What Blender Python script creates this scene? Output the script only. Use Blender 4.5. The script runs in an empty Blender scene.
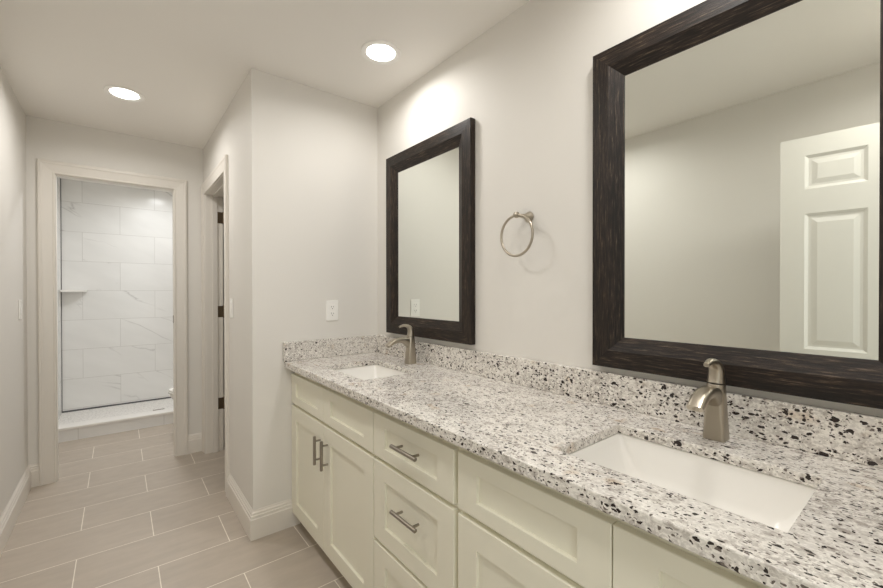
import bpy, bmesh, math, random
from mathutils import Vector, Matrix
random.seed(4)
sc = bpy.context.scene
col = sc.collection
R = math.radians

# ------------------------------------------------------------------ camera
cam = bpy.data.objects.new('camera', bpy.data.cameras.new('camera'))
col.objects.link(cam)
cam.data.sensor_width = 36
cam.data.lens = 404.03 / 883 * 36
cam.data.clip_start = 0.02
cam.location = (-1.2802, 0, 1.2833)
cam.rotation_euler = (R(90 - .325), R(.05), R(-38.65))
sc.camera = cam

# ------------------------------------------------------------------ light
FILL = (.97, 1.0, .97)
WARM = (1.0, .972, .935)
w = bpy.data.worlds.new('world'); sc.world = w; w.use_nodes = True
w.node_tree.nodes['Background'].inputs[0].default_value = (*FILL, 1)
w.node_tree.nodes['Background'].inputs[1].default_value = .8
sc.view_settings.view_transform = 'Standard'
sc.view_settings.look = 'None'
sc.view_settings.gamma = 1
sc.view_settings.use_curve_mapping = False
sc.view_settings.exposure = 0.47
sc.cycles.use_denoising = True
sc.cycles.max_bounces = 14
sc.cycles.diffuse_bounces = 9
sc.cycles.glossy_bounces = 6
sc.cycles.sample_clamp_indirect = 6
sc.cycles.caustics_reflective = False

def area(name, loc, size, power, color, rot=(0, 0, 0), shape='DISK', size_y=None, spread=180):
    l = bpy.data.lights.new(name, 'AREA'); l.shape = shape; l.size = size
    if size_y: l.size_y = size_y
    l.energy = power; l.color = color; l.spread = R(spread)
    o = bpy.data.objects.new(name, l); col.objects.link(o)
    o.location = loc; o.rotation_euler = rot
    return o
# added fill light, out of view, shining in through the entry doorway
area('doorway_fill', (-1.1, -1.9, 1.5), 1.8, 14, FILL, (R(90), 0, 0), 'RECTANGLE', 1.6)

# ------------------------------------------------------------------ measures
H = 2.44
XL, XS, YE, YR = -1.748, -.7394, 3.759, 2.245     # left wall, side wall, end wall, return wall
YB = -.17                                          # wall behind the camera
YSH, XT = 5.64, -.20                               # shower back wall, toilet room right wall
YCF = 4.715                                        # front of shower curb
WT = .06                                           # thickness of the partition with the far doorway
ZC, XC = .907, -.582                               # countertop top and front
XD = -.5417                                        # cabinet front faces

# ------------------------------------------------------------------ materials
def mat(name, color=(.8, .8, .8), rough=.5, metal=0, spec=.5):
    m = bpy.data.materials.new(name); m.use_nodes = True
    b = m.node_tree.nodes['Principled BSDF']
    b.inputs['Base Color'].default_value = (*color, 1)
    b.inputs['Roughness'].default_value = rough
    b.inputs['Metallic'].default_value = metal
    b.inputs['Specular IOR Level'].default_value = spec
    return m
def nn(m, t, **kw):
    n = m.node_tree.nodes.new(t)
    for k, v in kw.items():
        if hasattr(n, k): setattr(n, k, v)
        else: n.inputs[k].default_value = v
    return n
def lk(m, a, b): m.node_tree.links.new(a, b)
def bsdf(m): return m.node_tree.nodes['Principled BSDF']
def coords(m, scale=(1, 1, 1), loc=(0, 0, 0), rot=(0, 0, 0)):
    g = nn(m, 'ShaderNodeNewGeometry')
    mp = nn(m, 'ShaderNodeMapping')
    mp.inputs['Scale'].default_value = scale; mp.inputs['Location'].default_value = loc
    mp.inputs['Rotation'].default_value = rot
    lk(m, g.outputs['Position'], mp.inputs['Vector'])
    return mp.outputs[0]
def ramp(m, fac, stops, interp='LINEAR'):
    r = nn(m, 'ShaderNodeValToRGB'); cr = r.color_ramp; cr.interpolation = interp
    while len(cr.elements) < len(stops): cr.elements.new(.5)
    for e, (p, c) in zip(cr.elements, stops):
        e.position = p; e.color = (*c, 1) if len(c) == 3 else c
    lk(m, fac, r.inputs[0]); return r.outputs[0]
def mix(m, fac, a, b, mode='MIX'):
    x = nn(m, 'ShaderNodeMix', data_type='RGBA', blend_type=mode)
    if isinstance(fac, (int, float)): x.inputs[0].default_value = fac
    else: lk(m, fac, x.inputs[0])
    for s, v in ((6, a), (7, b)):
        if isinstance(v, tuple): x.inputs[s].default_value = (*v, 1)
        else: lk(m, v, x.inputs[s])
    return x.outputs[2]
def math_(m, op, a, b=None):
    x = nn(m, 'ShaderNodeMath', operation=op)
    for i, v in enumerate((a, b)):
        if v is None: continue
        if isinstance(v, (int, float)): x.inputs[i].default_value = v
        else: lk(m, v, x.inputs[i])
    return x.outputs[0]
def noise(m, vec, scale, detail=3, rough=.5, dist=0):
    n = nn(m, 'ShaderNodeTexNoise'); lk(m, vec, n.inputs['Vector'])
    n.inputs['Scale'].default_value = scale; n.inputs['Detail'].default_value = detail
    n.inputs['Roughness'].default_value = rough; n.inputs['Distortion'].default_value = dist
    return n.outputs['Fac']
def bump(m, h, strength, dist=.002):
    b = nn(m, 'ShaderNodeBump'); b.inputs['Strength'].default_value = strength
    b.inputs['Distance'].default_value = dist
    lk(m, h, b.inputs['Height']); lk(m, b.outputs[0], bsdf(m).inputs['Normal'])

def paint(name, c, rough, bs=.25, sc_=260):
    m = mat(name, c, rough, spec=.35); bump(m, noise(m, coords(m), sc_, 3), bs, .0012); return m
M = {}
M['wall'] = paint('wall_paint', (.73, .71, .672), .6)
M['ceiling'] = paint('ceiling_paint', (.87, .85, .815), .8, .12)
M['trim'] = mat('trim_paint', (.74, .705, .65), .35)
M['cabinet'] = mat('cabinet_paint', (.80, .78, .665), .33)
M['inside'] = mat('cabinet_inside', (.5, .46, .36), .6)
M['door'] = mat('door_paint', (.715, .695, .645), .4)
M['plastic'] = mat('white_plastic', (.88, .87, .84), .3)
M['slot'] = mat('slot_black', (.03, .03, .03), .6)
M['porcelain'] = mat('porcelain', (.86, .845, .81), .08)
M['bronze'] = mat('bronze_hinge', (.16, .12, .08), .4, .9)
M['nickel'] = mat('brushed_nickel', (.45, .405, .335), .32, 1)
M['pull'] = mat('pull_nickel', (.33, .30, .26), .3, 1)
M['chrome'] = mat('chrome', (.8, .8, .8), .1, 1)
M['mirror'] = mat('mirror_glass', (.91, .94, .90), .0, 1)
M['grey'] = mat('grey_joint', (.10, .10, .10), .5)
M['curbtop'] = mat('white_curb', (.80, .78, .75), .35)

def lens_mat():
    m = mat('downlight_lens', (1, 1, 1), .4)
    b = bsdf(m); b.inputs['Emission Color'].default_value = (1, .98, .93, 1)
    b.inputs['Emission Strength'].default_value = 9; return m
M['lens'] = lens_mat()

def floor_mat():
    m = mat('floor_tile', rough=.42)
    # long joints run across the room; half-offset rows
    v = coords(m, loc=(1.14 + .3025 + 60.5, -1.998 + .302 * 60, 0))
    b = nn(m, 'ShaderNodeTexBrick', offset=.5, offset_frequency=2, squash=1.0)
    lk(m, v, b.inputs['Vector'])
    for k, x in (('Scale', 1), ('Mortar Size', .0021), ('Mortar Smooth', .1), ('Bias', 0), ('Brick Width', .605), ('Row Height', .302)):
        b.inputs[k].default_value = x
    b.inputs['Color1'].default_value = (.435, .377, .317, 1)
    b.inputs['Color2'].default_value = (.455, .396, .334, 1)
    b.inputs['Mortar'].default_value = (.80, .745, .655, 1)
    n = noise(m, coords(m, (1, 4, 1)), 5, 5, .6)
    tint = ramp(m, n, [(.3, (.93, .93, .93)), (.7, (1.06, 1.06, 1.06))])
    lk(m, mix(m, 1.0, b.outputs['Color'], tint, 'MULTIPLY'), bsdf(m).inputs['Base Color'])
    rr = ramp(m, noise(m, coords(m), 18, 4), [(.3, (.36,) * 3), (.7, (.5,) * 3)])
    lk(m, rr, bsdf(m).inputs['Roughness'])
    bump(m, math_(m, 'SUBTRACT', 1, b.outputs['Fac']), .35, .001)
    return m
M['floor'] = floor_mat()

def marble(name, plane, zoff, xoff, bw=.617, rh=.305, grout=(.60, .59, .57)):
    m = mat(name, rough=.22)
    g = nn(m, 'ShaderNodeNewGeometry'); s = nn(m, 'ShaderNodeSeparateXYZ'); lk(m, g.outputs['Position'], s.inputs[0])
    c = nn(m, 'ShaderNodeCombineXYZ')
    lk(m, math_(m, 'ADD', s.outputs[0 if plane == 'x' else 1], xoff), c.inputs[0])
    lk(m, math_(m, 'ADD', s.outputs[2], zoff), c.inputs[1])
    b = nn(m, 'ShaderNodeTexBrick', offset=.5, offset_frequency=2)
    lk(m, c.outputs[0], b.inputs['Vector'])
    for k, x in (('Scale', 1), ('Mortar Size', .0022), ('Mortar Smooth', .1), ('Bias', 0), ('Brick Width', bw), ('Row Height', rh)):
        b.inputs[k].default_value = x
    b.inputs['Color1'].default_value = (0, 0, 0, 1); b.inputs['Color2'].default_value = (1, 1, 1, 1)
    # per-tile shift of the veining so the veins break at the joints
    sh = nn(m, 'ShaderNodeVectorMath', operation='SCALE'); lk(m, b.outputs['Color'], sh.inputs[0]); sh.inputs['Scale'].default_value = 7.3
    ad = nn(m, 'ShaderNodeVectorMath', operation='ADD'); lk(m, g.outputs['Position'], ad.inputs[0]); lk(m, sh.outputs[0], ad.inputs[1])
    mp = nn(m, 'ShaderNodeMapping'); m0 = nn(m, 'ShaderNodeMapping'); m0.inputs['Rotation'].default_value = (0, R(-24), 0); mp.inputs['Scale'].default_value = (.8, 1, 2.6)
    lk(m, ad.outputs[0], m0.inputs['Vector']); lk(m, m0.outputs[0], mp.inputs['Vector'])
    n = noise(m, mp.outputs[0], .9, 5, .5, .35)
    v = math_(m, 'ABSOLUTE', math_(m, 'SUBTRACT', n, .5))
    vein = ramp(m, v, [(0, (1, 1, 1)), (.004, (.5, .5, .5)), (.014, (0, 0, 0))])
    vm = math_(m, 'MULTIPLY', vein, ramp(m, noise(m, mp.outputs[0], 1.7, 2), [(.52, (0, 0, 0)), (.62, (1, 1, 1))]))
    cloud = ramp(m, noise(m, mp.outputs[0], 2.5, 4), [(.3, (.74, .735, .72)), (.75, (.80, .795, .78))])
    c1 = mix(m, math_(m, 'MULTIPLY', vm, .75), cloud, (.46, .45, .44))
    c2 = mix(m, b.outputs['Fac'], c1, grout)
    lk(m, c2, bsdf(m).inputs['Base Color'])
    return m
M['marble_back'] = marble('marble_tile_back', 'x', -.078 + 6.10, .955 + 6.17)
M['marble_side'] = marble('marble_tile_side', 'y', -.078 + 6.10, 6.17)
M['marble_curb'] = marble('marble_tile_curb', 'x', 6.10 + .05, 6.17 + 1.25)

def pebble():
    m = mat('shower_mosaic', rough=.35)
    v = nn(m, 'ShaderNodeTexVoronoi', feature='DISTANCE_TO_EDGE'); lk(m, coords(m), v.inputs['Vector']); v.inputs['Scale'].default_value = 38
    c = ramp(m, v.outputs['Distance'], [(.02, (.60, .58, .56)), (.09, (.80, .78, .75))])
    lk(m, c, bsdf(m).inputs['Base Color']); return m
M['mosaic'] = pebble()

def granite():
    m = mat('granite', rough=.13)
    p = coords(m, (1, .72, 1))
    warp = nn(m, 'ShaderNodeTexNoise'); lk(m, p, warp.inputs['Vector']); warp.inputs['Scale'].default_value = 90; warp.inputs['Detail'].default_value = 3
    sub = nn(m, 'ShaderNodeVectorMath', operation='SUBTRACT'); lk(m, warp.outputs['Color'], sub.inputs[0]); sub.inputs[1].default_value = (.5, .5, .5)
    sca = nn(m, 'ShaderNodeVectorMath', operation='SCALE'); lk(m, sub.outputs[0], sca.inputs[0]); sca.inputs['Scale'].default_value = .014
    add = nn(m, 'ShaderNodeVectorMath', operation='ADD'); lk(m, p, add.inputs[0]); lk(m, sca.outputs[0], add.inputs[1])
    q = add.outputs[0]
    base = ramp(m, noise(m, q, 58, 5, .68), [(.34, (.42, .385, .35)), (.42, (.64, .605, .56)), (.48, (.83, .80, .75)), (.8, (.90, .875, .83))])
    # large grey drifts
    drift = ramp(m, noise(m, p, 7, 3, .5), [(.42, (0, 0, 0)), (.68, (1, 1, 1))])
    grain = ramp(m, noise(m, q, 170, 3, .6), [(.44, (1, 1, 1)), (.58, (0, 0, 0))])
    base = mix(m, math_(m, 'MULTIPLY', math_(m, 'ADD', math_(m, 'MULTIPLY', drift, .45), .30), grain), base, (.33, .30, .275))
    # tan spots
    tan = ramp(m, noise(m, p, 16, 2, .5), [(.66, (0, 0, 0)), (.74, (1, 1, 1))])
    base = mix(m, math_(m, 'MULTIPLY', tan, .35), base, (.52, .36, .20))
    def flecks(scale, keep, r0, r1, c, base, off):
        v = nn(m, 'ShaderNodeTexVoronoi', feature='F1')
        mp = nn(m, 'ShaderNodeMapping'); mp.inputs['Location'].default_value = (off, off * 2, off); lk(m, q, mp.inputs['Vector'])
        lk(m, mp.outputs[0], v.inputs['Vector']); v.inputs['Scale'].default_value = scale
        s = nn(m, 'ShaderNodeSeparateColor'); lk(m, v.outputs['Color'], s.inputs[0])
        k = math_(m, 'GREATER_THAN', s.outputs[0], keep)
        rad = math_(m, 'ADD', math_(m, 'MULTIPLY', s.outputs[1], r1), r0)
        d = math_(m, 'LESS_THAN', v.outputs['Distance'], rad)
        return mix(m, math_(m, 'MULTIPLY', d, k), base, c)
    base = flecks(170, .50, .14, .3, (.15, .125, .11), base, 1.7)
    base = flecks(125, .66, .12, .34, (.03, .022, .02), base, 4.1)
    base = flecks(72, .88, .12, .32, (.028, .02, .019), base, 7.7)
    lk(m, base, bsdf(m).inputs['Base Color'])
    return m
M['granite'] = granite()

def wood(name, axis):
    m = mat(name, rough=.5, spec=.35)
    s = {'y': (1, .07, 1), 'z': (1, 1, .07)}[axis]
    n = noise(m, coords(m, s), 210, 7, .7)
    n2 = noise(m, coords(m, tuple(.5 * a for a in s)), 40, 3, .5)
    c = ramp(m, n, [(.32, (.004, .003, .002)), (.48, (.011, .007, .0048)), (.58, (.034, .022, .015)), (.70, (.14, .102, .074))])
    c = mix(m, 1.0, c, ramp(m, n2, [(.3, (.6, .6, .6)), (.7, (1.3, 1.25, 1.2))]), 'MULTIPLY')
    lk(m, c, bsdf(m).inputs['Base Color'])
    bump(m, n, .6, .002); return m
M['wood_h'] = wood('espresso_wood_horizontal', 'y')
M['wood_v'] = wood('espresso_wood_vertical', 'z')

# ------------------------------------------------------------------ helpers
ORG = {}
def world_origin(o): return ORG.get(o.name, Vector((0, 0, 0)))
def obj(name, bm, m, parent=None, smooth=False, origin=None, label=None, angle=35):
    """link a bmesh drawn in world coordinates as one object with its own origin"""
    bmesh.ops.recalc_face_normals(bm, faces=bm.faces)
    if origin is None:
        lo = Vector([min(v.co[i] for v in bm.verts) for i in range(3)])
        hi = Vector([max(v.co[i] for v in bm.verts) for i in range(3)])
        origin = Vector(((lo.x + hi.x) / 2, (lo.y + hi.y) / 2, lo.z))
    origin = Vector(origin)
    for v in bm.verts: v.co -= origin
    me = bpy.data.meshes.new(name); bm.to_mesh(me); bm.free()
    for mm in (m if isinstance(m, (list, tuple)) else [m]): me.materials.append(mm)
    if smooth:
        for p in me.polygons: p.use_smooth = True
        if angle < 180: me.set_sharp_from_angle(angle=R(angle))
    o = bpy.data.objects.new(name, me); col.objects.link(o)
    ORG[o.name] = origin
    if parent: o.parent = parent; o.location = origin - world_origin(parent)
    else: o.location = origin
    if label: o['label'] = label
    return o
def tag(o, label, cat, group=None):
    o['label'] = label; o['category'] = cat
    if group: o['group'] = group
    return o
def thing(name, loc, label, cat, group=None):
    o = bpy.data.objects.new(name, None); col.objects.link(o); o.location = loc; o.empty_display_size = .05
    ORG[o.name] = Vector(loc); return tag(o, label, cat, group)
def struct(name, bm, m, **k):
    o = obj(name, bm, m, **k); o['kind'] = 'structure'; return o
def copy_tree(o, parent=None):
    c = o.copy(); col.objects.link(c); c.parent = parent
    for ch in list(o.children): copy_tree(ch, c)
    return c
def NB(): return bmesh.new()
def box(bm, x0, x1, y0, y1, z0, z1, bev=0, seg=2):
    r = bmesh.ops.create_cube(bm, size=1)
    vs = r['verts']
    for v in vs:
        v.co = Vector((x0 + (v.co.x + .5) * (x1 - x0), y0 + (v.co.y + .5) * (y1 - y0), z0 + (v.co.z + .5) * (z1 - z0)))
    if bev:
        es = list({e for v in vs for e in v.link_edges})
        bmesh.ops.bevel(bm, geom=es, offset=bev, segments=seg, affect='EDGES', profile=.5)
    return bm
def loft(bm, rings, closed=True, caps=True, cyc=False, mi=None):
    """rings: lists of points with the same count"""
    V = [[bm.verts.new(p) for p in r] for r in rings]
    n = len(V[0]); last = len(V) if cyc else len(V) - 1
    for i in range(last):
        a, b = V[i], V[(i + 1) % len(V)]
        for j in range(n if closed else n - 1):
            f = bm.faces.new((a[j], a[(j + 1) % n], b[(j + 1) % n], b[j]))
            if mi: f.material_index = mi[i]
    if caps and not cyc:
        bm.faces.new(V[0]); bm.faces.new(list(reversed(V[-1])))
    return bm
def circ(c, r, n=24, axis='z', ry=None):
    ry = ry or r; out = []
    for i in range(n):
        a = 2 * math.pi * i / n; u, v = r * math.cos(a), ry * math.sin(a)
        d = {'z': (u, v, 0), 'x': (0, u, v), 'y': (u, 0, v)}[axis]
        out.append(Vector(c) + Vector(d))
    return out
def lathe(bm, c, prof, axis='z', n=28, caps=True):
    """prof: (radius, distance along axis)"""
    k = {'x': Vector((1, 0, 0)), 'y': Vector((0, 1, 0)), 'z': Vector((0, 0, 1))}[axis]
    return loft(bm, [circ(Vector(c) + k * h, max(r, 1e-4), n, axis) for r, h in prof], caps=caps)
def tube(bm, a, b, r, n=16):
    a, b = Vector(a), Vector(b); d = (b - a).normalized()
    u = d.orthogonal().normalized(); v = d.cross(u)
    rr = [(a, r * .85), (a + d * r * .15, r), (b - d * r * .15, r), (b, r * .85)]
    return loft(bm, [[p + u * q * math.cos(2 * math.pi * i / n) + v * q * math.sin(2 * math.pi * i / n) for i in range(n)] for p, q in rr])
def rrect(cx, cy, z, hx, hy, r, n=5):
    out = []
    for (sx, sy, a0) in ((1, 1, 0), (-1, 1, 90), (-1, -1, 180), (1, -1, 270)):
        for i in range(n + 1):
            a = R(a0 + 90 * i / n)
            out.append(Vector((cx + sx * (hx - r) + r * math.cos(a), cy + sy * (hy - r) + r * math.sin(a), z)))
    return out

# ------------------------------------------------------------------ room shell
bm = NB(); box(bm, XL - .12, .12, -2.2, YCF, -.1, 0); box(bm, .12, .75, 2.3, 3.9, -.1, 0)
struct('floor', bm, M['floor'])
bm = NB(); box(bm, XL - .12, .12, YB - .12, YSH + .12, H, H + .1); box(bm, .12, .75, 2.3, 3.9, H, H + .1)
struct('ceiling', bm, M['ceiling'])
struct('wall_left', box(NB(), XL - .12, XL, YB - .12, YSH + .12, 0, H), M['wall'])
struct('wall_right', box(NB(), 0, .12, YB - .12, YR + .12, 0, H), M['wall'])
struct('wall_return', box(NB(), XS + .12, 0, YR, YR + .12, 0, H), M['wall'])
SY0, SY1, SZ = 2.893, 3.66, 2.055     # side door opening
bm = NB(); box(bm, XS, XS + .12, YR, SY0, 0, H); box(bm, XS, XS + .12, SY1, YE, 0, H); box(bm, XS, XS + .12, SY0, SY1, SZ, H)
struct('wall_side', bm, M['wall'])
EX0, EX1, EZ = -1.611, -.940, 2.078   # end doorway
bm = NB(); box(bm, XL, EX0, YE, YE + WT, 0, H); box(bm, EX1, .75, YE, YE + WT, 0, H); box(bm, EX0, EX1, YE, YE + WT, EZ, H)
struct('wall_end', bm, M['wall'])
struct('wall_closet', box(NB(), .63, .75, 2.3, YE, 0, H), M['wall'])
struct('wall_closet_near', box(NB(), .12, .63, 2.245, 2.365, 0, H), M['wall'])
BX0, BX1, BZ = -1.455, -.765, 2.05    # doorway behind the camera
bm = NB(); box(bm, XL, BX0, YB - .12, YB, 0, H); box(bm, BX1, 0, YB - .12, YB, 0, H); box(bm, BX0, BX1, YB - .12, YB, BZ, H)
struct('wall_back', bm, M['wall'])
# toilet and shower room beyond the end doorway
struct('wall_toilet_room_right', box(NB(), XT, XT + .12, YE + WT, YCF, 0, H), M['wall'])
bm = NB(); box(bm, XT, XT + .12, YCF, YSH, 0, H)
struct('wall_shower_right', bm, M['marble_side'])
struct('wall_shower_back', box(NB(), XL, XT, YSH, YSH + .1, 0, H), M['marble_back'])
struct('wall_shower_left', box(NB(), XL, XL + .012, YCF + .02, YSH, 0, H), M['marble_side'])
struct('floor_shower', box(NB(), XL + .012, XT, YCF + .12, YSH, 0, .05), M['mosaic'])
# thin dark joints where the shower tiles meet
bm = NB(); box(bm, XL + .012, XL + .017, YSH - .006, YSH, .05, H); box(bm, XL + .012, XT, YSH - .008, YSH, .05, .064)
struct('trim_1', bm, M['grey'])
curb = thing('shower_curb', ((XL + XT) / 2, YCF + .06, 0), 'low marble tiled shower curb with white top beyond the far doorway', 'shower curb')
obj('tiled_front', box(NB(), XL + .001, XT - .001, YCF, YCF + .118, 0, .1), M['marble_curb'], curb)
obj('curb_top', box(NB(), XL + .001, XT - .001, YCF - .012, YCF + .13, .1, .122, .004), M['curbtop'], curb)

# baseboards: stepped profile swept along a wall run
BP = [(0, 0), (.016, 0), (.016, .104), (.0125, .108), (.0125, .121), (.0085, .125), (.0085, .134), (.004, .14), (.002, .148), (0, .148)]
def baseboard(name, pts, m=None):
    """pts: plan polyline; board grows to the right-hand side of travel"""
    P = [Vector((a, b)) for a, b in pts]; rings = []
    for i, p in enumerate(P):
        ds = []
        if i > 0: ds.append((p - P[i - 1]).normalized())
        if i < len(P) - 1: ds.append((P[i + 1] - p).normalized())
        ns = [Vector((d.y, -d.x)) for d in ds]
        if len(ns) == 2: off = (ns[0] + ns[1]) / (1 + ns[0].dot(ns[1]))
        else: off = ns[0]
        rings.append([Vector((p.x + off.x * t, p.y + off.y * t, z + .0005)) for t, z in BP])
    struct(name, loft(NB(), rings), M['trim'])
CW = .085
baseboard('baseboard_left', [(XL, YB), (XL, YE), (EX0 - CW, YE)])
baseboard('baseboard_end', [(EX1 + CW, YE), (XS - .02, YE)])
baseboard('baseboard_side', [(XS, SY0 - CW), (XS, YR), (-.50, YR)])
baseboard('baseboard_back', [(BX0 - CW + .06, YB), (XL + .02, YB)])
baseboard('baseboard_toilet_room', [(XL, YE + WT), (XL, YCF - .013)])

# door casings
CP = [(.001, 0), (.001, .011), (.006, .013), (.014, .010), (.06, .016), (.068, .02), (.08, .02), (.085, .016), (.085, 0)]
def casing(name, axis, face, out, a0, a1, top):
    rings = []
    for k in range(4):
        ring = []
        for s, t in CP:
            a = (a0 - s) if k < 2 else (a1 + s); z = .0005 if k in (0, 3) else top + s
            ring.append(Vector((a, face + out * t, z)) if axis == 'x' else Vector((face + out * t, a, z)))
        rings.append(ring)
    struct(name, loft(NB(), rings), M['trim'])
casing('trim_2', 'x', YE, -1, EX0, EX1, EZ)
casing('trim_3', 'y', XS, -1, SY0, SY1, SZ)
casing('trim_5', 'x', YB, 1, BX0, BX1, BZ)
# jamb linings
def jamb(name, x0, x1, y0, y1, top, axis, stop=None):
    bm = NB(); t = .004
    if axis == 'x':   # wall runs along x
        box(bm, x0, x0 + t, y0, y1, 0.0005, top); box(bm, x1 - t, x1, y0, y1, 0.0005, top); box(bm, x0 + t, x1 - t, y0, y1, top - t, top)
        if stop:
            s0, s1 = stop
            box(bm, x0 + t, x0 + t + .01, s0, s1, 0.0005, top - t); box(bm, x1 - t - .01, x1 - t, s0, s1, 0.0005, top - t); box(bm, x0 + t, x1 - t, s0, s1, top - t - .01, top - t)
    else:
        box(bm, x0, x1, y0, y0 + t, 0.0005, top); box(bm, x0, x1, y1 - t, y1, 0.0005, top); box(bm, x0, x1, y0 + t, y1 - t, top - t, top)
        if stop:
            s0, s1 = stop
            box(bm, s0, s1, y0 + t, y0 + t + .011, 0.0005, top - t); box(bm, s0, s1, y1 - t - .011, y1 - t, 0.0005, top - t); box(bm, s0, s1, y0 + t, y1 - t, top - t - .011, top - t)
    struct(name, bm, M['trim'])
jamb('trim_4', EX0, EX1, YE, YE + WT, EZ, 'x')
jamb('trim_7', XS, XS + .12, SY0, SY1, SZ, 'y', (XS + .045, XS + .08))
jamb('trim_8', BX0, BX1, YB - .12, YB, BZ, 'x', (YB - .08, YB - .045))

# six-panel doors, built in (s along width from free edge, depth t, z)
def panel_door(name, width, height, place, parent_thick=.035):
    """place(s, t, z) -> world; t=0 is the face seen, t>0 into the slab"""
    bm = NB(); T = parent_thick
    st, mu = .092, .055
    cw_ = (width - 2 * st - mu) / 2 - .012
    cols = [(st, st + cw_), (st + cw_ + mu, st + 2 * cw_ + mu)]
    rows = [(.20, .80), (.99, 1.655), (1.775, 1.94)]
    xs = sorted({0, width, *[c for a in cols for c in a]}); zs = sorted({0, height, *[c for a in rows for c in a]})
    def quad(ps): bm.faces.new([bm.verts.new(place(*p)) for p in ps])
    for side in (0, 1):
        f = lambda d: d if side == 0 else T - d
        for i in range(len(xs) - 1):
            for j in range(len(zs) - 1):
                a, b, c, d = xs[i], xs[i + 1], zs[j], zs[j + 1]
                if (a, b) in cols and (c, d) in rows:
                    L = [(0, 0), (.014, .009), (.024, .009), (.046, .003)]
                    for (o0, t0), (o1, t1) in zip(L, L[1:]):
                        A = [(a + o0, c + o0), (b - o0, c + o0), (b - o0, d - o0), (a + o0, d - o0)]
                        B = [(a + o1, c + o1), (b - o1, c + o1), (b - o1, d - o1), (a + o1, d - o1)]
                        for k in range(4):
                            quad([(A[k][0], f(t0), A[k][1]), (A[(k + 1) % 4][0], f(t0), A[(k + 1) % 4][1]), (B[(k + 1) % 4][0], f(t1), B[(k + 1) % 4][1]), (B[k][0], f(t1), B[k][1])])
                    o, t = L[-1]
                    quad([(a + o, f(t), c + o), (b - o, f(t), c + o), (b - o, f(t), d - o), (a + o, f(t), d - o)])
                else:
                    quad([(a, f(0), c), (b, f(0), c), (b, f(0), d), (a, f(0), d)])
    for i in range(len(xs) - 1):
        for z in (0, height): quad([(xs[i], 0, z), (xs[i + 1], 0, z), (xs[i + 1], T, z), (xs[i], T, z)])
    for j in range(len(zs) - 1):
        for x in (0, width): quad([(x, 0, zs[j]), (x, 0, zs[j + 1]), (x, T, zs[j + 1]), (x, T, zs[j])])
    bmesh.ops.remove_doubles(bm, verts=bm.verts, dist=1e-5)
    return struct(name, bm, M['door'])
# entry door, open, reflected in the large mirror
fx, fy, hx, hy = -1.368, .53, -1.443, YB + .01
dw = math.hypot(fx - hx, fy - hy); ux, uy = (hx - fx) / dw, (hy - fy) / dw
nx, ny = -(-uy), -ux          # candidate normal
if nx > 0: nx, ny = -nx, -ny  # slab thickness grows towards the left wall
d1 = panel_door('door_1', dw, 2.03, lambda s, t, z: Vector((fx + ux * s + nx * t, fy + uy * s + ny * t, .01 + z)))
def knob(side):
    bm = NB(); c = Vector((fx + ux * .06, fy + uy * .06, .93))
    n = Vector((-nx, -ny, 0)) if side else Vector((nx, ny, 0))
    if not side: c = c + n * .035
    rings = []
    u = Vector((ux, uy, 0)); v = Vector((0, 0, 1))
    for r, h in ((.03, 0), (.03, .006), (.011, .012), (.011, .03), (.022, .036), (.027, .048), (.022, .06), (.002, .064)):
        rings.append([c + n * h + u * r * math.cos(a * math.pi / 12) + v * r * math.sin(a * math.pi / 12) for a in range(24)])
    obj('door_knob', loft(bm, rings), M['nickel'], d1, smooth=True, label='satin nickel door knob')
knob(True); knob(False)
# side door, swung into the room beyond, hinged on the far jamb
d2 = panel_door('door_2', .755, 2.03, lambda s, t, z: Vector((XS + .128 + .755 - s, SY1 - .03 + t * .98 - .01, .01 + z)))
for z in (1.88, 1.125, .385):
    bm = NB(); box(bm, XS + .082, XS + .121, SY1 - .0055, SY1 - .0042, z - .045, z + .045)
    lathe(bm, (XS + .124, SY1 - .0085, z - .047), [(.003, -.004), (.006, 0), (.006, .094), (.003, .098)], 'z', 12)
    obj('hinge', bm, M['bronze'], d2, label='dark bronze butt hinge')
# strike plate on the end doorway jamb
tag(obj('strike_plate', box(NB(), EX1 - .0062, EX1 - .0042, YE + .012, YE + .04, 1.04, 1.10, .0005, 1), M['bronze']), 'small dark strike plate on the right jamb of the far doorway', 'strike plate')

# ------------------------------------------------------------------ vanity cabinets
def front(parent, name, y0, y1, z0, z1, sw=.075, rw=.07):
    """shaker front facing -x with recessed centre panel"""
    bm = NB(); xf, xb, xr = XD, XD + .019, XD + .0105
    e = .0015
    def rg(o, p, x): return [Vector((x, y0 + o, z0 + p)), Vector((x, y1 - o, z0 + p)), Vector((x, y1 - o, z1 - p)), Vector((x, y0 + o, z1 - p))]
    rings = [rg(0, 0, xb), rg(0, 0, xf + e), rg(e, e, xf), rg(sw - .001, rw - .001, xf), rg(sw, rw, xf + .001), rg(sw + .0005, rw + .0005, xr)]
    loft(bm, rings)
    return obj(name, bm, M['cabinet'], parent)
def pull(parent, y, z, length, vertical=False):
    bm = NB(); xo = XD - .030; h = length / 2; r = .0068
    if vertical:
        tube(bm, (xo, y, z - h), (xo, y, z + h), r)
        for s in (-1, 1): tube(bm, (XD - .0003, y, z + s * h * .66), (xo + .002, y, z + s * h * .66), .0045, 12)
    else:
        tube(bm, (xo, y - h, z), (xo, y + h, z), r)
        for s in (-1, 1): tube(bm, (XD - .0003, y + s * h * .66, z), (xo + .002, y + s * h * .66, z), .0045, 12)
    obj('handle', bm, M['pull'], parent, smooth=True, label='brushed nickel bar handle')
ZT, ZF, ZD2, ZB_ = .836, .680, .371, .078
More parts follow.
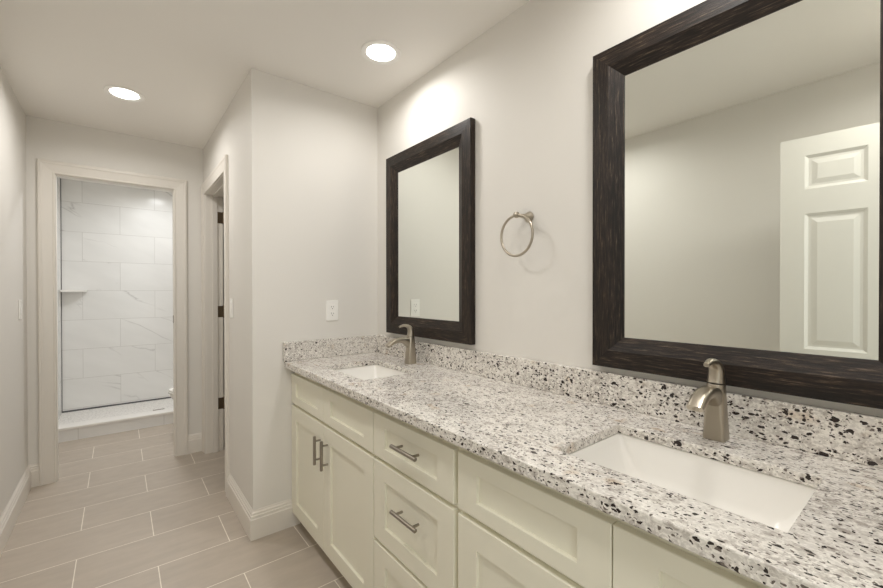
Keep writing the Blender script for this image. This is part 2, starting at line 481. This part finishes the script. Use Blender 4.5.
def carcass(parent, y0, y1, bands):
    """open-topped box with a face frame whose rails sit behind the gaps between the fronts"""
    bm = NB(); xf = XD + .0195; xb = -.002; t = .016; zt = .881
    box(bm, xf + .02, xb, y0, y0 + t, .1, zt); box(bm, xf + .02, xb, y1 - t, y1, .1, zt)
    box(bm, xf + .02, xb, y0 + t, y1 - t, .1, .1 + t)
    box(bm, xb - .006, xb, y0 + t, y1 - t, .1 + t, zt)
    # face frame
    box(bm, xf, xf + .02, y0, y0 + .038, .09, zt); box(bm, xf, xf + .02, y1 - .038, y1, .09, zt)
    for a, b in bands: box(bm, xf, xf + .0195, y0 + .038, y1 - .038, a, b)
    obj('carcass', bm, M['cabinet'], parent)
    obj('toe_kick', box(NB(), -.46, -.445, y0, y1, 0.0005, .0995), M['cabinet'], parent)
BANDS = [(.09, .125), (.65, .69), (.825, .881)]
def sink_base(y0, y1, label):
    t = thing('sink_base_cabinet', ((XD) / 2, (y0 + y1) / 2, 0), label, 'cabinet', 'vanity sink cabinets')
    carcass(t, y0, y1, BANDS)
    ym = (y0 + y1) / 2 + .014
    return t, ym
CY = [2.2425, 1.3279, .8655]
t, _ = sink_base(CY[1], CY[0], 'cream shaker sink cabinet with twin doors at the far end of the vanity')
ym = 1.7989
front(t, 'false_drawer_front', ym + .003, CY[0] - .001, ZF, ZT, .07, .042)
front(t, 'false_drawer_front', CY[1] + .005, ym, ZF, ZT, .075, .042)
da = front(t, 'door', ym + .003, CY[0] - .001, ZB_, ZF - .016)
db = front(t, 'door', CY[1] + .005, ym, ZB_, ZF - .016)
pull(da, ym + .034, .545, .133, True); pull(db, ym - .048, .545, .133, True)
t = thing('drawer_base_cabinet', (XD / 2, (CY[1] + CY[2]) / 2, 0), 'cream three-drawer cabinet between the two sink cabinets', 'cabinet')
carcass(t, CY[2], CY[1], [(.09, .125), (.355, .39), (.65, .69), (.825, .881)])
y0, y1 = .8698, CY[1] - .001
for (a, b, hz, rw) in ((ZF, ZT, .768, .042), (ZD2 + .003, ZF - .016, .548, .062), (ZB_, ZD2 - .011, .235, .062)):
    d = front(t, 'drawer', y0, y1, a, b, .077, rw)
    pull(d, (y0 + y1) / 2 - .012, hz, .143)
def near_sink():
    t = thing('sink_base_cabinet', (XD / 2, .40, 0), 'cream shaker sink cabinet at the near end, below the large mirror', 'cabinet', 'vanity sink cabinets')
    y0, y1 = -.0625, .8645
    carcass(t, y0, y1, BANDS); m_ = .4014
    front(t, 'false_drawer_front', m_, .852, ZF, ZT, .075, .042)
    front(t, 'false_drawer_front', y0 + .002, m_ - .003, ZF, ZT, .085, .042)
    a = front(t, 'door', m_, .852, ZB_, ZF - .016); b = front(t, 'door', y0 + .002, m_ - .003, ZB_, ZF - .016, .085)
    pull(a, m_ + .040, .545, .133, True); pull(b, m_ - .043, .545, .133, True)
near_sink()
tag(obj('filler_panel', box(NB(), XD + .018, XD + .04, YB + .001, -.064, .0, .881), M['cabinet']), 'narrow cream filler strip between the near cabinet and the back wall', 'filler panel')

# ------------------------------------------------------------------ countertop, splashes
SK = [(1.55, 1.972), (.155, .580)]; SXB, SXF = -.173, -.464
bm = NB()
xs = [XC, XC + .034, XC + .035, SXF, SXB, -.001]; ys = [YB + .001, SK[1][0], SK[1][1], SK[0][0], SK[0][1], YR - .001]
vg = {(i, j): bm.verts.new((x, y, ZC)) for i, x in enumerate(xs) for j, y in enumerate(ys)}
for i in range(5):
    for j in range(5):
        if i == 3 and j in (1, 3): continue
        bm.faces.new((vg[i, j], vg[i + 1, j], vg[i + 1, j + 1], vg[i, j + 1]))
r = bmesh.ops.extrude_face_region(bm, geom=bm.faces[:])
for v in r['geom']:
    if isinstance(v, bmesh.types.BMVert): v.co.z = .8745 if v.co.x < XC + .0345 else .8815
bmesh.ops.recalc_face_normals(bm, faces=bm.faces)
es = [e for e in bm.edges if len(e.link_faces) == 2 and e.calc_face_angle() > .5]
bmesh.ops.bevel(bm, geom=es, offset=.003, segments=2, affect='EDGES', profile=.5)
tag(obj('countertop', bm, M['granite']), 'long speckled granite vanity countertop with two rectangular sink cutouts', 'countertop')
tag(obj('backsplash', box(NB(), -.021, -.001, YB + .001, YR - .022, ZC + .0005, 1.014, .002), M['granite']), 'long low granite backsplash strip under both mirrors', 'backsplash')
tag(obj('side_splash', box(NB(), XC - .005, -.001, YR - .021, YR - .001, ZC + .0005, 1.012, .002), M['granite']), 'short granite side splash below the outlet on the return wall', 'side splash')

# ------------------------------------------------------------------ sinks
def sink(yc, label):
    t = thing('undermount_sink', ((SXB + SXF) / 2, yc, .74), label, 'sink', 'undermount sinks')
    cx = (SXB + SXF) / 2; bm = NB()
    prof = [(.150, .216, .8725, .008), (.148, .213, .866, .010), (.142, .20, .835, .016), (.135, .18, .795, .026), (.126, .15, .768, .034), (.105, .115, .752, .04), (.06, .06, .746, .04), (.028, .028, .744, .027)]
    prof = [(a, b, c + .0077, d) for a, b, c, d in prof]
    N = 8
    inner = [rrect(cx, yc, z, hx, hy, r_, N) for hx, hy, z, r_ in prof]
    outer = [rrect(cx, yc, z - (.006 if k else 0), hx + .009, hy + .009, r_ + .005, N) for k, (hx, hy, z, r_) in enumerate(prof)]
    loft(bm, list(reversed(outer)) + inner, caps=False)
    obj('basin', bm, M['porcelain'], t, smooth=True, angle=60)
    bm = NB(); lathe(bm, (cx, yc, .7472), [(.0275, 0), (.027, .0055), (.021, .0065), (.02, .004), (.002, .003)], caps=True)
    obj('drain', bm, M['nickel'], t, smooth=True, label='round metal drain')
    return t
sink(1.761, 'white rectangular undermount sink at the far end, below the smaller mirror')
sink(.365, 'white rectangular undermount sink nearest the camera, below the large mirror')

# ------------------------------------------------------------------ faucets
def sweep(bm, path, n=20, power=2.6):
    """path: (x, z, half width in y, half thickness); section is a superellipse across the path"""
    rings = []
    for i, (x, z, hw, ht) in enumerate(path):
        a = path[max(i - 1, 0)]; b = path[min(i + 1, len(path) - 1)]
        d = Vector((b[0] - a[0], 0, b[1] - a[1])).normalized(); nrm = Vector((-d.z, 0, d.x))
        ring = []
        for k in range(n):
            c, s = math.cos(2 * math.pi * k / n), math.sin(2 * math.pi * k / n)
            u = math.copysign(abs(c) ** (2 / power), c); v = math.copysign(abs(s) ** (2 / power), s)
            ring.append(Vector((x, 0, z)) + Vector((0, 1, 0)) * hw * u + nrm * ht * v)
        rings.append(ring)
    return loft(bm, rings)
def bez(P, n):
    out = []
    for k in range(n + 1):
        t = k / n * (len(P) - 1); i = min(int(t), len(P) - 2); f = t - i
        p0, p1, p2, p3 = P[max(i - 1, 0)], P[i], P[i + 1], P[min(i + 2, len(P) - 1)]
        out.append(tuple(.5 * (2 * b + (c - a) * f + (2 * a - 5 * b + 4 * c - d) * f * f + (3 * b - a - 3 * c + d) * f ** 3) for a, b, c, d in zip(p0, p1, p2, p3)))
    return out
def faucet(yc, label):
    X0 = -.085; base = Vector((X0, yc, ZC + .0005))
    t = thing('sink_faucet', base, label, 'faucet', 'single lever faucets')
    def put(bm):
        for v in bm.verts: v.co += base
        return bm
    bm = NB()
    N = 6
    loft(bm, [rrect(0, 0, z, h * 1.0, h, h * k, N) for z, h, k in
              ((0, .0242, .26), (.004, .0242, .26), (.02, .0232, .28), (.05, .0222, .36), (.085, .0213, .5), (.115, .0208, .75), (.138, .0204, .92), (.1405, .0195, .95))])
    obj('body', put(bm), M['nickel'], t, smooth=True, angle=50, origin=base)
    bm = NB()
    sweep(bm, bez([(.004, .096, .017, .024), (-.018, .111, .0185, .022), (-.045, .124, .019, .0165), (-.077, .127, .019, .013), (-.110, .119, .0188, .0105), (-.139, .100, .018, .0085)], 22), power=3.2)
    obj('spout', put(bm), M['nickel'], t, smooth=True, angle=50)
    bm = NB()
    lathe(bm, (-.134, 0, .0955), [(.007, 0), (.0085, .002), (.0085, .009)], n=16)
    obj('aerator', put(bm), M['nickel'], t, smooth=True)
    bm = NB()
    sweep(bm, bez([(.000, .1425, .0192, .0192), (.001, .155, .0185, .0165), (.001, .17, .0175, .0145), (-.004, .185, .016, .012), (-.020, .197, .0122, .009), (-.043, .2005, .0088, .007), (-.068, .195, .0066, .0055)], 26), power=2.4)
    obj('lever_handle', put(bm), M['nickel'], t, smooth=True, angle=60)
    return t
faucet(1.755, 'brushed nickel single lever faucet behind the far sink')
faucet(.368, 'brushed nickel single lever faucet behind the near sink')

# ------------------------------------------------------------------ mirrors
def framed_mirror(y0, y1, z0, z1, label):
    t = thing('framed_mirror', (-.0005, (y0 + y1) / 2, z0), label, 'mirror', 'espresso framed mirrors')
    prof = [(0, 0), (0, .0275), (.002, .0295), (.056, .032), (.060, .030), (.096, .013), (.1, .011), (.1, 0)]
    cs = [(y0, z0, 1, 1), (y1, z0, -1, 1), (y1, z1, -1, -1), (y0, z1, 1, -1)]
    rings = [[Vector((-.0015 - tt, y + sy * s, z + sz * s)) for s, tt in prof] for y, z, sy, sz in cs]
    bm = loft(NB(), rings, cyc=True, mi=[0, 1, 0, 1])
    obj('frame', bm, [M['wood_h'], M['wood_v']], t)
    obj('glass', box(NB(), -.0098, -.003, y0 + .0995, y1 - .0995, z0 + .0995, z1 - .0995), M['mirror'], t)
    return t
framed_mirror(1.3515, 2.0931, 1.041, 2.0745, 'smaller looking dark wood framed mirror above the far sink')
framed_mirror(-.0095, .7475, 1.0355, 2.075, 'large looking dark wood framed mirror above the near sink, showing a door')

# ------------------------------------------------------------------ towel ring
t = thing('towel_ring', (-.001, 1.04, 1.50), 'round brushed nickel towel ring on the wall between the two mirrors', 'towel ring')
bm = NB(); lathe(bm, (-.001, 1.04, 1.58), [(.022, 0), (.022, -.004), (.017, -.012), (.0095, -.030), (.007, -.058), (.007, -.064), (.0115, -.069), (.0125, -.077), (.0105, -.085), (.003, -.088)], 'x', 24)
obj('wall_post', bm, M['nickel'], t, smooth=True)
bm = NB(); rr, tr = .0785, .0052; cz = 1.579 - rr
rings = []
for i in range(56):
    a = 2 * math.pi * i / 56; c = Vector((-.078, 1.04 + rr * math.cos(a), cz + rr * math.sin(a)))
    o = Vector((0, math.cos(a), math.sin(a)))
    rings.append([c + o * tr * math.cos(b * math.pi / 6) + Vector((1, 0, 0)) * tr * math.sin(b * math.pi / 6) for b in range(12)])
loft(bm, rings, cyc=True)
obj('ring', bm, M['nickel'], t, smooth=True, angle=180)

# ------------------------------------------------------------------ outlet and switches
def plate(name, label, cat, c, axis, out, kind, group=None):
    """axis: direction the plate faces along; c = centre on the wall face"""
    t = thing(name, c, label, cat, group)
    def B(bm, u0, u1, z0, z1, d0, d1, bev=0):
        d0, d1 = sorted((out * d0, out * d1))
        if axis == 'y': box(bm, c[0] + u0, c[0] + u1, c[1] + d0, c[1] + d1, c[2] + z0, c[2] + z1, bev)
        else: box(bm, c[0] + d0, c[0] + d1, c[1] + u0, c[1] + u1, c[2] + z0, c[2] + z1, bev)
        return bm
    obj('cover_plate', B(NB(), -.036, .036, -.0585, .0585, .0005, .006, .0022), M['plastic'], t)
    if kind == 'outlet':
        for s in (-1, 1):
            rcp = obj('receptacle', B(NB(), -.0165, .0165, s * .0195 - .0145, s * .0195 + .0145, .0061, .008, .0008), M['plastic'], t)
            bm = NB(); B(bm, -.0075, -.0055, s * .0195 - .001, s * .0195 + .008, .0081, .0084); B(bm, .0055, .0075, s * .0195 - .001, s * .0195 + .007, .0081, .0084)
            B(bm, -.0022, .0022, s * .0195 - .010, s * .0195 - .0055, .0081, .0084)
            obj('slots', bm, M['slot'], rcp, label='dark socket slots')
    else:
        obj('rocker', B(NB(), -.0165, .0165, -.033, .033, .0061, .0095, .0012), M['plastic'], t)
        for z in (-.05, .046): obj('screw', B(NB(), -.002, .002, z, z + .004, .0061, .0067), M['chrome'], t)
    return t
plate('wall_outlet', 'white duplex outlet plate on the return wall above the granite side splash', 'outlet', (-.305, YR, 1.174), 'y', -1, 'outlet')
plate('light_switch', 'white rocker light switch beside the side door casing', 'light switch', (XS, 2.72, 1.185), 'x', -1, 'switch', 'rocker switches')
plate('light_switch', 'white rocker light switch on the left wall near the far doorway', 'light switch', (XL, 3.50, 1.178), 'x', 1, 'switch', 'rocker switches')

# ------------------------------------------------------------------ downlights
def downlight(x, y, label, power, color=WARM):
    t = thing('recessed_downlight', (x, y, H - .0005), label, 'ceiling light', 'recessed downlights')
    bm = NB(); n = 40
    rings = [circ((x, y, H - h), r_, n) for r_, h in ((.098, .0006), (.0975, .004), (.093, .0065), (.078, .0045), (.0685, .002), (.0685, .0006))]
    loft(bm, rings, cyc=True); obj('trim_ring', bm, M['plastic'], t, smooth=True)
    bm = NB(); loft(bm, [circ((x, y, H - .001), .068, n), circ((x, y, H - .0025), .068, n)])
    obj('lens', bm, M['lens'], t, label='glowing round lens')
    area('downlight_lamp', (x, y, H - .012), .14, power, color, spread=165)
downlight(-.283, 1.714, 'round white recessed ceiling light glowing above the far sink', 3.0)
downlight(-.283, .38, 'round white recessed ceiling light above the near sink', 3.0)
downlight(-1.247, 1.55, 'added fill downlight, out of view, over the open floor beside the drawers', 4.0)  # unseen lamp added to brighten the left wall and cabinet fronts
downlight(-1.12, .0, 'added fill downlight, out of view, just inside the entry doorway', 3.6)  # added outside the view to light the open door and left wall
downlight(-1.247, 3.0, 'round white recessed ceiling light glowing in front of the far doorway', 4.8)
downlight(-.90, 5.12, 'round white recessed ceiling light over the shower', 3.2, (.97, .99, 1))
downlight(-1.0, 4.28, 'added fill downlight, out of view, in the toilet room', 6, (.98, .99, 1))  # extra lamp, never in view, added to brighten the toilet room

# ------------------------------------------------------------------ shower shelf, drain, toilet
bm = NB(); x0, y0 = XL + .0215, YSH - .0065
ring = [Vector((x0, y0, 0)), Vector((x0, y0 - .19, 0))] + [Vector((x0 + .02 + .165 * math.sin(a) ** 1.3, y0 - .02 - .165 * math.cos(a) ** 1.3, 0)) for a in [R(9 * k) for k in range(11)]] + [Vector((x0 + .19, y0, 0))]
loft(bm, [[p + Vector((0, 0, z)) for p in ring] for z in (1.285, 1.305)])
tag(obj('corner_shelf', bm, M['curbtop']), 'small white marble corner shelf on the shower wall', 'shelf')
tag(obj('shower_drain', box(NB(), -1.005, -.905, 5.13, 5.16, .0503, .0535, .001), M['bronze']), 'narrow dark linear drain in the white shower floor', 'drain')

t = thing('toilet', (-.55, 4.28, 0), 'white toilet mostly hidden behind the right jamb of the far doorway', 'toilet')
def egg(cx, cy, z, front_, back, hw, n=28):
    out = []
    for i in range(n):
        a = 2 * math.pi * i / n; c, s = math.cos(a), math.sin(a)
        out.append(Vector((cx - (front_ if c > 0 else back) * c, cy + hw * s, z)))
    return out
CYT = 4.28
bm = NB(); loft(bm, [egg(-.602, CYT, z, f, b, h) for z, f, b, h in ((.0005, .20, .20, .11), (.03, .20, .20, .11), (.10, .17, .19, .095), (.2, .19, .19, .11), (.3, .28, .2, .155), (.36, .325, .21, .18), (.385, .33, .21, .183))])
obj('bowl', bm, M['porcelain'], t, smooth=True, angle=60)
bm = NB(); loft(bm, [egg(-.602, CYT, z, f, .2, h) for z, f, h in ((.3865, .335, .185), (.389, .34, .188), (.403, .34, .188), (.406, .335, .183))])
obj('seat', bm, M['porcelain'], t, smooth=True, angle=50)
bm = NB(); loft(bm, [egg(-.602, CYT, z, f, .2, h) for z, f, h in ((.4075, .33, .18), (.41, .338, .186), (.422, .335, .184), (.428, .31, .165))])
obj('lid', bm, M['porcelain'], t, smooth=True, angle=50)
obj('tank', box(NB(), -.395, XT - .012, CYT - .2, CYT + .2, .386, .74, .02, 3), M['porcelain'], t, smooth=True)
obj('tank_lid', box(NB(), -.405, XT - .006, CYT - .21, CYT + .21, .7405, .775, .008, 2), M['porcelain'], t, smooth=True)
obj('flush_lever', box(NB(), -.412, -.3955, CYT - .17, CYT - .09, .68, .695, .004), M['chrome'], t, label='chrome flush lever')
